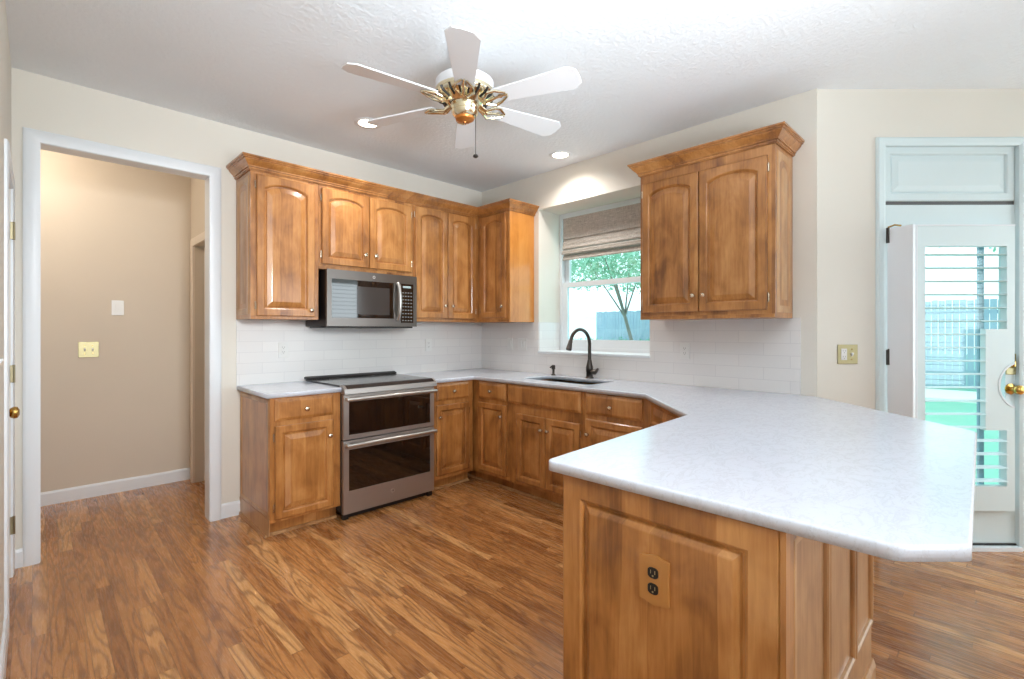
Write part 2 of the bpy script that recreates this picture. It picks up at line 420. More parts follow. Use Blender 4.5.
# hall
HY = 1.21
HD0, HD1 = 1.055, .30
o = obj('wall_hall_back', B(-4.6, -2.22, HY, HY+.12, 0, H), 'hall_wall'); struct(o, 'beige back wall of the hall seen through the opening', 'wall')
o = obj('wall_hall_right', boxes((-2.335, -2.22, HD0, HY, 0, H), (-2.335, -2.22, T, HD1, 0, H), (-2.335, -2.22, HD1, HD0, 2.03, H)), 'hall_wall'); struct(o, 'beige right side wall of the hall', 'wall')
o = obj('wall_hall_left', boxes((-4.6, -4.5, 0, HY, 0, H), (-4.6, -3.4, 0, T, 0, H)), 'hall_wall'); struct(o)
o = obj('door_3', panel_bm(HD1+.01, HD0-.01, .01, 2.02, 0, .035, .11, mp=lambda a, b, c: (-2.235+b, a, c)), 'hall_trim'); struct(o, 'closed door in the right wall of the hall', 'door')

# casings
CAS = [(-.004, 0), (-.004, .016), (.012, .02), (.05, .022), (.058, .018), (.065, .012), (.065, 0)]
def casing(name, u0, u1, ztop, mp, label, z0=0, prof=CAS, m='trim'):
    # travels up the left side, over, down the right: outward has to be on the LEFT, so run it reversed
    bm = sweep(bmesh.new(), [(u1, z0), (u1, ztop), (u0, ztop), (u0, z0)], prof, mp)
    o = obj(name, bm, m, smooth=True); struct(o, label, 'trim'); return o
casing('trim_1', DX0, DX1, DZ, lambda u, v, w: (u, -w, v), 'white casing around the opening to the hall')
o = obj('trim_2', boxes((DX0, DX0+.006, -.004, T+.002, 0, DZ-.006), (DX1-.006, DX1, -.004, T+.002, 0, DZ-.006), (DX0, DX1, -.004, T+.002, DZ-.006, DZ)), 'trim'); struct(o, 'white jamb lining the opening to the hall', 'trim')
casing('trim_3', -HD0, -HD1, 2.03, lambda u, v, w: (-2.335-w, -u, v), 'casing of the doorway inside the hall', m='hall_trim')
casing('trim_4', -(-.135), .80, 2.05, lambda u, v, w: (-3.4+w, -u, v), 'white casing around the closet door at the left edge', prof=[(0, 0), (0, .01), (.05, .015), (.06, .009), (.06, 0)])
# baseboards
BB = [(0, 0), (.014, 0), (.014, .085), (.008, .1), (0, .1)]
def baseb(name, path, label, m='trim'):
    o = obj(name, sweep(bmesh.new(), path, BB), m); struct(o, label, 'baseboard'); return o
baseb('baseboard_back', [(DX1+.065, 0), (-2.272, 0)][::-1][::-1], 'short white baseboard beside the base cabinet')
baseb('baseboard_corner', [(-3.4, 0), (-3.352, 0)], 'sliver of white baseboard left of the opening')
baseb('baseboard_hall', [(-4.5, HY), (-2.335, HY)], 'white baseboard along the hall back wall')
o = obj('baseboard_left', sweep(bmesh.new(), [(-3.4, -7), (-3.4, -.862)], BB), 'trim'); struct(o, 'white baseboard below the left wall', 'baseboard')
o = obj('baseboard_angled', sweep(bmesh.new(), [(DS1+.06, 0), (3.1, 0)], BB), 'trim', loc=CL, rotz=CR); struct(o)

# window in the niche
WX = ND
w = bpy.data.objects.new('window_1', None); COL.objects.link(w); w['kind'] = 'structure'; w['label'] = 'white double hung window above the kitchen sink'; w['category'] = 'window'
FY0, FY1 = NY0, NY1; SY0, SY1 = NY0-.028, NY1+.028
obj('frame', boxes((WX, WX+.1, FY0-.028, FY0-.0005, NZ0, NZ1), (WX, WX+.1, FY1+.0005, FY1+.028, NZ0, NZ1), (WX, WX+.1, FY1+.028, FY0-.028, NZ1-.06, NZ1), (WX, WX+.1, FY1+.028, FY0-.028, NZ0, NZ0+.045)), 'trim', w)
def sash(x, z0, z1, st=.05, bot=.06):
    s = obj('sash', boxes((x, x+.035, SY0-st, SY0, z0, z1), (x, x+.035, SY1, SY1+st, z0, z1), (x, x+.035, SY1+st, SY0-st, z1-.045, z1), (x, x+.035, SY1+st, SY0-st, z0, z0+bot)), 'trim', w)
    obj('pane', B(x+.014, x+.018, SY1+st, SY0-st, z0+bot, z1-.045), 'glass', s)
sash(WX+.01, NZ0+.045, 1.76, .055, .075); sash(WX+.05, 1.715, NZ1-.06, .05, .05)
o = obj('trim_5', B(-.016, .30, NY1, NY0, NZ0-.004, NZ0+.016, bev=.004), 'trim'); struct(o, 'white sill shelf in the sink window niche', 'trim')

# roman shade
t = thing('roman_shade', 'woven grey brown roman shade raised in the sink window', 'window shade', (.262, -1.382, 1.97))
hw = (1.94-.80)/2-.083
obj('valance', boxes((-.025, -.017, -hw, hw, .19, .385),), 'woven', t)
bm = bmesh.new()
def fold(zt, zb, y0, y1):
    prof = [(y0, zt), (y0-.006, (zt+zb)/2), (y1, zb+.01), (y1+.004, zb), (y1+.012, zb+.006), (y1+.008, (zt+zb)/2), (y0+.008, zt)]
    return prism(bmesh.new(), prof, -hw-.004, hw+.004, lambda u, v, w_: (u, w_, v))
obj('fold', fold(.20, .095, -.012, -.034), 'woven', t); obj('fold', fold(.11, .045, -.006, -.044), 'woven', t); obj('fold', fold(.06, -.01, 0, -.03), 'woven', t)
obj('head_rail', B(-.017, .012, -hw, hw, .35, .385), 'trim', t)

# back door in the angled wall
d = bpy.data.objects.new('door_1', None); COL.objects.link(d); d.location = CL; d.rotation_euler = (0, 0, CR)
struct(d, 'white back door with full glass behind plantation shutter', 'door')
leaf_y = .012
obj('door_leaf', boxes((DS0+.004, .60, leaf_y, leaf_y+.04, .034, 2.055), (1.15, DS1-.004, leaf_y, leaf_y+.04, .034, 2.055), (.60, 1.15, leaf_y, leaf_y+.04, 1.86, 2.055), (.60, 1.15, leaf_y, leaf_y+.04, .034, .32)), 'door_white', d)
obj('glass', B(.60, 1.15, leaf_y+.028, leaf_y+.034, .32, 1.86), 'glass', d)
obj('mullion', B(1.028, 1.058, leaf_y+.035, leaf_y+.05, .32, 1.86), 'fence', d)
obj('threshold', B(DS0, DS1, -.03, .12, 0, .022), 'trim', d)
obj('weather_strip', B(DS0, DS1, .004, .05, .022, .034), 'black', d)
tr = obj('transom_panel', panel_bm(DS0+.006, DS1-.006, 2.078, DTOP, .045, .035, .05), 'door_white', d)
obj('transom_joint', B(DS0, DS1, .02, .045, 2.055, 2.078), 'slot_grey', d)
obj('deadbolt_plate', B(1.150, 1.210, leaf_y-.006, leaf_y, 1.04, 1.165, bev=.003), 'pale_brass', d)
obj('deadbolt_turn', tube(bmesh.new(), [(1.178, leaf_y-.006, 1.09), (1.178, leaf_y-.02, 1.095), (1.178, leaf_y-.02, 1.12)], .012, 10), 'brass', d, True)
kb = lathe(bmesh.new(), [(.032, 0), (.032, .006), (.013, .01), (.012, .03), (.02, .036), (.028, .05), (.027, .062), (.015, .07)], (1.178, leaf_y, .955), (0, -1, 0), 20)
obj('door_knob', kb, 'brass', d, True)
o = obj('trim_6', sweep(bmesh.new(), [(DS1, 0), (DS1, DTOP), (DS0, DTOP), (DS0, 0)], [(-.004, -.05), (-.004, .012), (.01, .018), (.038, .02), (.047, .01), (.047, -.0), (0, 0), (0, -.05)], lambda u, v, w_: (u, -w_, v)), 'door_white', loc=CL, rotz=CR)
struct(o, 'pale casing around the back door', 'trim')

# plantation shutter on the door
t = thing('plantation_shutter', 'white plantation shutter with open louvers mounted on the back door', 'shutter', (0, K0, .24), CR)
S0, S1 = .592, 1.165; LZ0, LZ1 = .385-.24, 1.80-.24; ZT = 1.92-.24
LS0, LS1 = .640, 1.118; CZ0, CZ1 = .715-.24, 1.312-.24; CS = .995
obj('frame', boxes((S0, LS0, -.03, .008, 0, ZT), (LS1, S1, -.03, .008, 0, CZ0), (LS1, S1, -.03, .008, CZ1, ZT), (LS0, LS1, -.03, .008, LZ1, ZT), (LS0, LS1, -.03, .008, 0, LZ0)), 'door_white', t)
obj('frame_edge', boxes((S0-.008, S0, -.034, .008, 0, ZT+.008), (S0, S1, -.034, .008, ZT, ZT+.008)), 'trim', t)
R = .125; cz = .98-.24
pts = [(S1, CZ0), (S1, CZ1), (CS, CZ1), (CS, CZ0)]
arcp = [(S1+.03-R*math.cos(a)*1.0, cz+R*1.1*math.sin(a)) for a in [math.radians(q) for q in range(-78, 79, 13)]]
poly = [(CS, CZ0), (S1, CZ0)] + [(min(S1, x), z) for x, z in arcp] + [(S1, CZ1), (CS, CZ1)]
obj('lock_cutout_plate', prism(bmesh.new(), poly, -.028, .006, lambda u, v, w_: (u, w_, v)), 'door_white', t)
obj('cutout_rim', sweep(bmesh.new(), [(min(S1-.002, x), z) for x, z in arcp], [(0, -.032), (.008, -.032), (.008, .004), (0, .004)], lambda u, v, w_: (u, w_, v)), 'trim', t)
z = 1.753; first = True
while z > .41:
    zz = z-.24; e = CS if (CZ0-.01 < zz < CZ1+.01) else LS1
    obj('louver', prism(bmesh.new(), [(-.046, -.001), (-.03, .004), (0, .0055), (.022, .002), (.022, -.001), (0, -.0055), (-.03, -.004)], LS0, e, lambda u, v, w_, zz=zz: (w_, u+.004, zz+v)), 'door_white', t)
    z -= .0787

# narrow hinged shutter stile standing out of the casing
t = thing('folded_shutter_leaf', 'narrow white folded leaf hinged on the left side of the back door', 'shutter', (0, K0, .24), CR)
obj('leaf', prism(bmesh.new(), [(.424, -.02), (.434, -.022), (.492, -.142), (.470, -.150)], 0, 1.665, bev=.002), 'trim', t)
for zz in (1.63, .91, .2):
    hb = B(.417, .427, -.032, -.02, zz-.05, zz+.04); lathe(hb, [(.005, -.05), (.005, .045)], (.424, -.03, zz), (0, 0, 1), 8)
    obj('hinge', hb, 'bronze', t)
obj('flip_latch', tube(bmesh.new(), [(.421, -.03, 1.672), (.445, -.05, 1.682), (.475, -.06, 1.676)], .005, 8), 'brass', t)

# closet door in wall D
d = bpy.data.objects.new('door_2', None); COL.objects.link(d); struct(d, 'white closet door at the left edge, seen edge on', 'door')
obj('door_leaf', panel_bm(-DY0+.003, -DY1-.003, .012, 2.045, 0, .035, .1, mp=lambda a, b, c: (-3.408-.035-b*1.0-.0, -a, c)), 'trim', d)
for zz in (1.83, 1.075, .275):
    hb = boxes((-3.401, -3.391, DY0-.012, DY0+.012, zz-.045, zz+.045)); lathe(hb, [(.006, -.047), (.006, .047)], (-3.388, DY0, zz), (0, 0, 1), 8)
    obj('hinge', hb, 'old_brass', d)
kb = lathe(bmesh.new(), [(.03, 0), (.03, .005), (.012, .008), (.011, .018), (.02, .022), (.027, .034), (.025, .045), (.012, .052)], (-3.408, -.735, .94), (1, 0, 0), 20)
obj('door_knob', kb, 'brass', d, True)

# back windows (behind the camera, seen only in reflections)
for i, (a, b) in enumerate(bw):
    wv = bpy.data.objects.new('window_%d' % (i+2), None); COL.objects.link(wv); wv['kind'] = 'structure'
    n = 3; bl = [(a, a+.06, -7.06, -7, .6, 2.4), (b-.06, b, -7.06, -7, .6, 2.4), (a+.06, b-.06, -7.06, -7, .6, .68), (a+.06, b-.06, -7.06, -7, 2.32, 2.4), ((a+b)/2-.04, (a+b)/2+.04, -7.06, -7, .68, 2.32)]
    z = .74
    obj('frame', boxes(*bl), 'trim', wv)
    sl = []
    while z < 2.3: sl.append((a+.06, b-.06, -7.05, -6.985, z, z+.008)); z += .085
    obj('louvers', boxes(*sl), 'trim', wv)

# ------------------------------------------------------------------ wall cabinets
def add_door(t, x0, x1, z0, z1, y, arch, knob, hinge, m='wood', fw=.056, kz=None):
    dr = obj('door', panel_bm(x0, x1, z0, z1, y, .02, fw, arch), m, t)
    if knob is not None:
        obj('knob', knob_bm(knob[0], y-.019, knob[1]), 'pewter', dr, True)
    if hinge:
        hx = x0-.006 if hinge == 'L' else x1+.006; dd = 1 if hinge == 'L' else -1
        for zz in (z0+.07, z1-.07): obj('hinge', hinge_bm(hx, y-.002, zz, dd), 'pewter', dr)
    return dr
def upper(label, loc, rot, w, z0, z1, doors, end=None, end_arch=.03, depth=.32, group='stained wall cabinets'):
    t = thing('wall_cabinet', label, 'cabinet', (loc[0], loc[1], z0), rot, group); h = z1-z0
    obj('body', B(0, w, -depth, -.001, 0, h, bev=.0015), 'wood', t)
    obj('bottom_rail', B(.002, w-.002, -depth-.004, -depth+.01, .0, .022, bev=.002), 'wood', t)
    for (a, b, c, e, kn, hg) in doors:
        add_door(t, a, b, c-z0, e-z0, -depth, min(.036, (b-a)*.095), (kn[0], kn[1]-z0), hg)
    if end == 'L':
        obj('end_panel', panel_bm(.03, depth-.03, .03, h-.05, 0, .006, .045, end_arch, mp=lambda a, b, c: (b+.002, -a, c)), 'wood_side', t, True)
    if end == 'R':
        obj('end_panel', panel_bm(.03, depth-.03, .03, h-.05, 0, .006, .045, end_arch, mp=lambda a, b, c: (w-b-.002, -a, c)), 'wood_side', t, True)
    return t
ZB = 1.381; ZU = 2.39
upper('tall single door wall cabinet at the left end, arched panel', (-2.296, 0), 0, .452, ZB, ZU, [(.033, .418, 1.402, 2.345, (.389, 1.448), 'L')], 'L')
upper('short double door wall cabinet above the microwave', (-1.843, 0), 0, .797, 1.752, ZU, [(.02, .392, 1.79, 2.342, (.352, 1.888), 'L'), (.400, .776, 1.79, 2.342, (.44, 1.888), 'R')])
upper('tall double door wall cabinet right of the microwave', (-1.045, 0), 0, .724, ZB, ZU, [(.018, .352, 1.412, 2.352, (.315, 1.522), 'L'), (.360, .680, 1.412, 2.352, (.397, 1.522), 'R')])
upper('single door wall cabinet in the corner, plain golden side', (0, 0), -PI/2, .742, ZB, ZU, [(.372, .704, 1.42, 2.355, (.672, 1.522), 'L')])
# golden veneer on the end of the corner cabinet
for o_ in [o for o in COL.objects if o.get('label', '').startswith('single door wall cabinet in the corner')]:
    obj('end_veneer', boxes((.742, .745, -.316, -.004, 0, 1.005)), 'wood_end', o_)
upper('double door wall cabinet right of the window, arched panels', (0, -2.043), -PI/2, .858, ZB-.003, ZU, [(.023, .414, 1.424, 2.306, (.389, 1.522), 'L'), (.422, .818, 1.424, 2.306, (.455, 1.522), 'R')], 'R', .035)

CROWN = [(0, 0), (.006, 0), (.006, .005), (.012, .006), (.012, .013), (.009, .014), (.009, .018), (.017, .019), (.018, .026), (.026, .034), (.040, .048), (.046, .057), (.046, .062), (.055, .064), (.055, .071), (.063, .074), (.063, .084), (0, .084)]
def crown(path, label):
    o = obj('crown_moulding', sweep(bmesh.new(), path, [(a, b+2.366) for a, b in CROWN]), 'wood'); tag(o, label, 'moulding'); return o
crown([(-2.2975, -.001), (-2.2975, -.3215), (-.3215, -.3215), (-.3215, -.7465), (-.001, -.7465)], 'stained crown moulding over the range wall and corner cabinets')
crown([(-.001, -2.0415), (-.3215, -2.0415), (-.3215, -2.9035), (-.001, -2.9035)], 'stained crown moulding over the cabinet right of the window')

# ------------------------------------------------------------------ base cabinets
CT = .884
def base(label, loc, rot, w, fronts, end=None, depth=.61, group='stained base cabinets', toe=.07, x_toe=(0, 0), hollow=False):
    t = thing('base_cabinet', label, 'cabinet', (loc[0], loc[1], 0), rot, group)
    if hollow: obj('body', boxes((0, w, -depth, -depth+.02, .1, CT), (0, .016, -depth+.02, -.001, .1, CT), (w-.016, w, -depth+.02, -.001, .1, CT), (.016, w-.016, -depth+.02, -.001, .1, .118), (.016, w-.016, -.01, -.001, .118, CT)), 'wood', t)
    else: obj('body', B(0, w, -depth, -.001, .1, CT, bev=.0015), 'wood', t)
    obj('toe_kick', B(x_toe[0], w-x_toe[1], -depth+toe, -.001, 0, .1), 'wood', t)
    obj('shoe_moulding', B(x_toe[0], w-x_toe[1], -depth+toe-.014, -depth+toe, 0, .02, bev=.003), 'wood_side', t)
    for f in fronts:
        if f[0] == 'drawer':
            _, a, b, c, e, kn = f
            dr = obj('drawer', slab_front(a, b, c, e, -depth, .02), 'wood', t)
            if kn: obj('knob', knob_bm(kn[0], -depth-.019, kn[1]), 'pewter', dr, True)
        else:
            _, a, b, c, e, kn, hg = f
            add_door(t, a, b, c, e, -depth, 0, kn, hg, fw=.05)
    if end == 'L':
        obj('end_panel', panel_bm(.012, depth-.012, .125, CT-.012, 0, .008, .035, 0, mode='flat', mp=lambda a, b, c: (b+.003, -a, c)), 'wood_side', t, True)
        obj('end_skirt', boxes((-.012, 0, -depth+.055, -.001, 0, .022), (-.004, 0, -depth+.001, -.001, 0.022, .125)), 'wood_side', t)
    return t
base('narrow base cabinet left of the range, drawer over door', (-2.27, 0), 0, .455, [('drawer', .028, .402, .735, .872, (.216, .797)), ('door', .028, .402, .12, .703, (.371, .60), 'L')], 'L')
base('narrow base cabinet right of the range, drawer over door', (-1.054, 0), 0, .422, [('drawer', .035, .372, .735, .872, (.197, .804)), ('door', .035, .372, .135, .70, (.056, .605), 'R')])
base('corner base cabinet left of the sink, drawer over door', (0, -.012), -PI/2, 1.003, [('drawer', .663, 1.0, .735, .872, (.828, .800)), ('door', .663, 1.0, .13, .70, (.954, .605), 'L')], toe=.07)
base('sink base cabinet with false drawer front over two doors', (0, -1.0165), -PI/2, .764, [('drawer', .016, .742, .73, .878, None), ('door', .118, .412, .13, .655, (.388, .562), 'L'), ('door', .420, .730, .13, .655, (.450, .562), 'R')], hollow=True)
base('base cabinet right of the sink, drawer over door', (0, -1.782), -PI/2, .50, [('drawer', .02, .45, .735, .872, (.228, .796)), ('door', .02, .45, .13, .70, (.044, .596), 'R')])

# diagonal cabinet under the angled counter
p0 = Vector((-.61, -2.285)); p1 = Vector((-1.09, -2.815))
t = thing('base_cabinet', 'diagonal base cabinet tucked between sink run and peninsula', 'cabinet', (p0.x, p0.y, 0), 0, 'stained base cabinets')
obj('body', prism(bmesh.new(), [(0, 0), (p1.x-p0.x, p1.y-p0.y), (.31, -.570), (.6, -.570), (.6, 0)], .1, CT), 'wood', t)
dv = (p1-p0); L_ = dv.length; ang = math.atan2(-dv.y, -dv.x)
mpd = lambda a, b, c: (p1.x-p0.x + math.cos(ang)*a + math.sin(ang)*(-b)*-1, p1.y-p0.y + math.sin(ang)*a - math.cos(ang)*(-b)*-1, c)
nrm = Vector((-dv.y, dv.x)).normalized()
if nrm.x > 0: nrm = -nrm
def mpd(a, b, c):  # a along the face from the far (wall) end, b depth (negative = out)
    q = dv.normalized()*a + nrm*(-b); return (q.x, q.y, c)
obj('drawer', panel_bm(.04, L_-.04, .735, .872, 0, .018, .022, mp=mpd), 'wood', t)
obj('door', panel_bm(.04, L_-.04, .13, .70, 0, .018, .05, mp=mpd), 'wood', t)
obj('toe_kick', prism(bmesh.new(), [(.05, -.05), (p1.x-p0.x+.08, p1.y-p0.y-.04), (.4, -.58), (.5, -.1)], 0, .1), 'wood', t)

# peninsula
PX, PY0, PY1, PXE = -2.172, -2.885, -3.475, -1.20
t = thing('peninsula_cabinet', 'stained peninsula cabinet with panelled end facing the camera', 'cabinet', (PX, PY1, 0))
def R_(x, y): return (x-PX, y-PY1)
obj('body', prism(bmesh.new(), [R_(PX, PY0), R_(PX, PY1), R_(PXE, PY1), R_(-.77, -3.04), R_(-.80, PY0)], .0, CT), 'wood', t)
W_ = PY0-PY1
obj('end_panel', panel_bm(.0, W_, .0, CT-.001, 0, .018, .074, mp=lambda a, b, c: (b, a, c), bw=.022), 'wood', t)
obj('corner_post', boxes((-.018, .055, -.012, -.0005, 0, CT-.001)), 'wood', t)
for a, b in ((-2.115, -1.849), (-1.802, -1.535), (-1.480, -1.252)):
    obj('side_panel', panel_bm(a-PX-.024, b-PX+.024, .285, CT-.032, 0, .014, .026, mode='flat', mp=lambda u, v, c: (u, v, c)), 'wood_side', t)
obj('side_skin', boxes((0.0555, PXE-PX, -.003, 0, .0, CT-.001)), 'wood_side', t)
obj('baseboard', sweep(bmesh.new(), [(-.002, -.003), (PXE-PX+.004, -.003)], [(0, 0), (.014, 0), (.014, .02), (.012, .125), (.006, .145), (0, .145)]), 'wood_side', t)

# wooden outlet on the peninsula end
t = thing('wood_outlet', 'scalloped wooden outlet plate with black sockets on the peninsula end', 'outlet', (PX-.018, -3.188, .674), -PI/2)
bm = bmesh.new(); n = 16; top = []; bot = []
for i in range(n+1):
    f = i/n; x = -.041+.082*f
    e = .056+.007*math.sin(PI*f)**2-.0025*math.sin(2*PI*f)**2
    top.append((x, e)); bot.append((x, -e))
side = lambda s: [(s*(.041-.003*math.sin(PI*j/6)), (-.055+.11*j/6)) for j in range(1, 6)]
poly = bot + [(x, z) for x, z in side(1)] + top[::-1] + [(x, z) for x, z in side(-1)][::-1]
obj('plate', prism(bm, poly, -.009, 0, lambda u, v, w_: (u, w_, v), bev=.0015), 'carved', t)
obj('rim', prism(bmesh.new(), [(-.021, -.041), (.021, -.041), (.021, .041), (-.021, .041)], -.0102, -.009, lambda u, v, w_: (u, w_, v), bev=.001), 'carved', t)
def socket_bm(z, s=1.0):
    pts = [(.0165*s*max(-.85, min(.85, math.cos(a))), z+.0145*s*max(-.92, min(.92, math.sin(a)))) for a in [2*PI*i/20 for i in range(20)]]
    return prism(bmesh.new(), pts, -.013, -.0105, lambda u, v, w_: (u, w_, v))
for z in (.02, -.02):
    s_ = obj('socket', socket_bm(z), 'black', t)
    obj('slots', boxes((-.0065, -.005, -.0135, -.013, z-.002, z+.007), (.005, .007, -.0135, -.013, z-.002, z+.007), (-.002, .002, -.0135, -.013, z-.009, z-.005)), 'pale_brass', s_)

# ------------------------------------------------------------------ countertops
def fillet(poly, rads):
    out = []; n = len(poly)
    for i in range(n):
        p = Vector(poly[i]); a = (Vector(poly[i-1])-p).normalized(); b = (Vector(poly[(i+1) % n])-p).normalized(); r = rads.get(i, 0)
        if not r: out.append(tuple(p)); continue
        for k in range(7):
            f = k/6; out.append(tuple(p + a*r*(1-f)**2 + b*r*f**2))
    return out
def counter(name, poly, label, hole=None, z0=CT+.0005, z1=.914):
    bm = bmesh.new(); es = []; vs = []
    def ring(pts):
        v = [bm.verts.new((x, y, z1)) for x, y in pts]
        for i in range(len(v)): es.append(bm.edges.new((v[i], v[(i+1) % len(v)])))
        return v
    ring(poly)
    if hole: ring(hole)
    bmesh.ops.triangle_fill(bm, use_beauty=True, use_dissolve=False, edges=es)
    top_b = [e for e in bm.edges if len(e.link_faces) == 1]
    r = bmesh.ops.extrude_face_region(bm, geom=list(bm.faces))
    nv = [g for g in r['geom'] if isinstance(g, bmesh.types.BMVert)]
    bmesh.ops.translate(bm, verts=nv, vec=(0, 0, z0-z1))
    rim = [e for e in bm.edges if all(abs(v.co.z-z1) < 1e-6 for v in e.verts) and any(abs(f.normal.z) < .5 or abs(f.calc_center_median().z-z1) > 1e-4 for f in e.link_faces) and len(e.link_faces) == 2 and any(abs(f.calc_center_median().z-z1) > 1e-4 for f in e.link_faces)]
    bmesh.ops.bevel(bm, geom=rim, offset=.006, segments=3, affect='EDGES', profile=.5)
    bmesh.ops.recalc_face_normals(bm, faces=bm.faces)
    o = obj(name, bm, 'quartz'); tag(o, label, 'countertop')
    me = o.data
    for p in me.polygons: p.use_smooth = abs(p.normal.z) < .99
    return o
counter('countertop', [(-2.295, -.012), (-2.295, -.637), (-1.818, -.637), (-1.818, -.012)], 'short white quartz countertop left of the range')
HOLE = fillet([(-.475, -1.045), (-.475, -1.72), (-.125, -1.72), (-.125, -1.045)], {0: .05, 1: .05, 2: .05, 3: .05})
big = [(-1.052, -.012), (-1.052, -.637), (-.637, -.637), (-.637, -2.262), (-1.153, -2.778), (-2.213, -2.838), (-2.197, -3.67), (-2.10, -3.765), (-.722, -3.735), (-.006, -3.018), (-.012, -2.99), (-.012, -.012)]
counter('countertop', fillet(big, {2: .02, 5: .03, 6: .02, 7: .012, 8: .03}), 'long white quartz countertop with angled peninsula and sink cutout', HOLE)

# sink
t = thing('kitchen_sink', 'dark undermount kitchen sink below the window', 'sink', (-.30, -1.3825, .70))
bm = bmesh.new()
def rr(x0, x1, y0, y1, r, z):
    return [bm.verts.new((x, y, z)) for x, y in fillet([(x0, y0), (x1, y0), (x1, y1), (x0, y1)], {0: r, 1: r, 2: r, 3: r})]
L = [rr(-.185, .185, -.348, .348, .05, .170), rr(-.172, .172, -.334, .334, .045, .172), rr(-.168, .168, -.33, .33, .045, .01), rr(-.14, .14, -.30, .30, .04, .0), rr(-.145, .145, -.305, .305, .04, -.006), rr(-.175, .175, -.337, .337, .045, .0), rr(-.185, .185, -.348, .348, .05, .165)]
for a, b in zip(L, L[1:]):
    for i in range(len(a)): bm.faces.new((a[i], a[(i+1) % len(a)], b[(i+1) % len(a)], b[i]))
bm.faces.new(L[3]); bm.faces.new(L[4])
o_s = obj('basin', bm, 'sink', t)
obj('drain', lathe(bmesh.new(), [(.045, 0), (.045, .004), (.03, .005), (.028, .002)], (0, 0, .0), (0, 0, 1), 24), 'steel_light', t)
# faucet
t = thing('kitchen_faucet', 'dark bronze gooseneck pull down faucet behind the sink', 'faucet', (-.075, -1.43, .914))
obj('body', lathe(bmesh.new(), [(.034, 0), (.034, .008), (.028, .014), (.027, .05), (.030, .058), (.030, .09), (.027, .10), (.020, .13), (.0165, .15)], seg=24), 'bronze', t, True)
pts = [(0, 0, .14), (0, 0, .22), (0, 0, .28)]
for i in range(1, 12):
    a = PI*i/12*1.02; pts.append((-.125+.125*math.cos(a), 0, .28+.118*math.sin(a)))
sp = obj('spout', tube(bmesh.new(), pts, .0142, 14), 'bronze', t, True)
e = Vector(pts[-1]); dd = (Vector(pts[-1])-Vector(pts[-2])).normalized()
obj('spray_head', lathe(bmesh.new(), [(.0135, -.012), (.0165, 0), (.0165, .014), (.0215, .045), (.0235, .066), (.019, .072)], e, dd, 18), 'bronze', t, True)
obj('handle', tube(bmesh.new(), [(0, -.02, .052), (0, -.052, .054), (0, -.066, .062), (-.004, -.085, .082)], [.021, .023, .014, .008], 12), 'steel', t, True)
t = thing('soap_dispenser', 'small dark bronze soap dispenser left of the faucet', 'dispenser', (-.09, -1.055, .914))
obj('base', lathe(bmesh.new(), [(.02, 0), (.02, .006), (.011, .014), (.010, .05), (.017, .055), (.017, .085), (.012, .09)], seg=16), 'bronze', t, True)
obj('nozzle', tube(bmesh.new(), [(0, 0, .078), (-.03, 0, .078), (-.042, 0, .068)], .006, 10), 'bronze', t, True)

# tile backsplashes
o = obj('tile_backsplash', boxes((-2.296, -.009, -.0085, -.0005, CT, 1.380)), 'tile'); tag(o, 'white tile backsplash behind the range', 'backsplash')
o = obj('tile_backsplash', boxes((-.0085, -.0005, NY0+.0, -.009, CT, 1.380), (-.008, 0, -2.945, NY1, CT, 1.381), (-.008, 0, NY1, NY0, CT, NZ0-.004), (0, .29, NY0-.008, NY0, NZ0+.016, 1.381), (0, .29, NY1, NY1+.008, NZ0+.016, 1.381)), 'tile'); tag(o, 'white tile backsplash around the sink window', 'backsplash')

# ------------------------------------------------------------------ emblem helper
def text_mesh(name, body, size, m, parent, loc, rot=(PI/2, 0, 0), ext=.0006):
    cu = bpy.data.curves.new(name, 'FONT'); cu.body = body; cu.size = size; cu.extrude = ext; cu.align_x = 'CENTER'; cu.align_y = 'CENTER'
    tmp = bpy.data.objects.new(name+'_tmp', cu); COL.objects.link(tmp)
    dg = bpy.context.evaluated_depsgraph_get(); me = bpy.data.meshes.new_from_object(tmp.evaluated_get(dg))
    bpy.data.objects.remove(tmp); o = bpy.data.objects.new(name, me); COL.objects.link(o)
    me.materials.clear(); me.materials.append(M[m]); o.parent = parent; o.location = loc; o.rotation_euler = rot; return o
def emblem(parent, x, y, z, r=.013):
    bm = lathe(bmesh.new(), [(r, 0), (r, .0015), (r*.86, .0015), (r*.86, .0008)], (x, y, z), (0, -1, 0), 24)
    e_ = obj('emblem', bm, 'steel_light', parent)
    text_mesh('lettering', 'GE', r*1.15, 'dark_metal', e_, (x, y-.0016, z))

# ------------------------------------------------------------------ range
RX = -1.815
t = thing('range', 'slate stainless slide in range with two oven doors', 'range', (RX, 0, 0)); RW = .759
obj('body', B(.001, RW-.001, -.615, -.03, .05, .905, bev=.002), 'dark_metal', t)
obj('cooktop', B(-.0005, RW+.0005, -.60, -.012, .9145, .926, bev=.002), 'cook_glass', t)
for (x, y, r) in ((.2, -.42, .1), (.55, -.42, .09), (.2, -.17, .075), (.56, -.17, .075)):
    obj('burner_ring', lathe(bmesh.new(), [(r, 0), (r, .0006), (r-.004, .0006), (r-.004, 0)], (x, y, .9258), seg=40, cap=False), 'steel', t)
obj('control_panel', prism(bmesh.new(), [(-.598, .928), (-.64, .925), (-.675, .902), (-.68, .868), (-.62, .866), (-.60, .90)], .0, RW, lambda u, v, w_: (w_, u, v), bev=.002), 'range_steel', t)
obj('control_glass', prism(bmesh.new(), [(-.603, .930), (-.641, .9275), (-.672, .9065), (-.668, .903), (-.60, .925)], .02, RW-.02, lambda u, v, w_: (w_, u, v)), 'cook_glass', t)
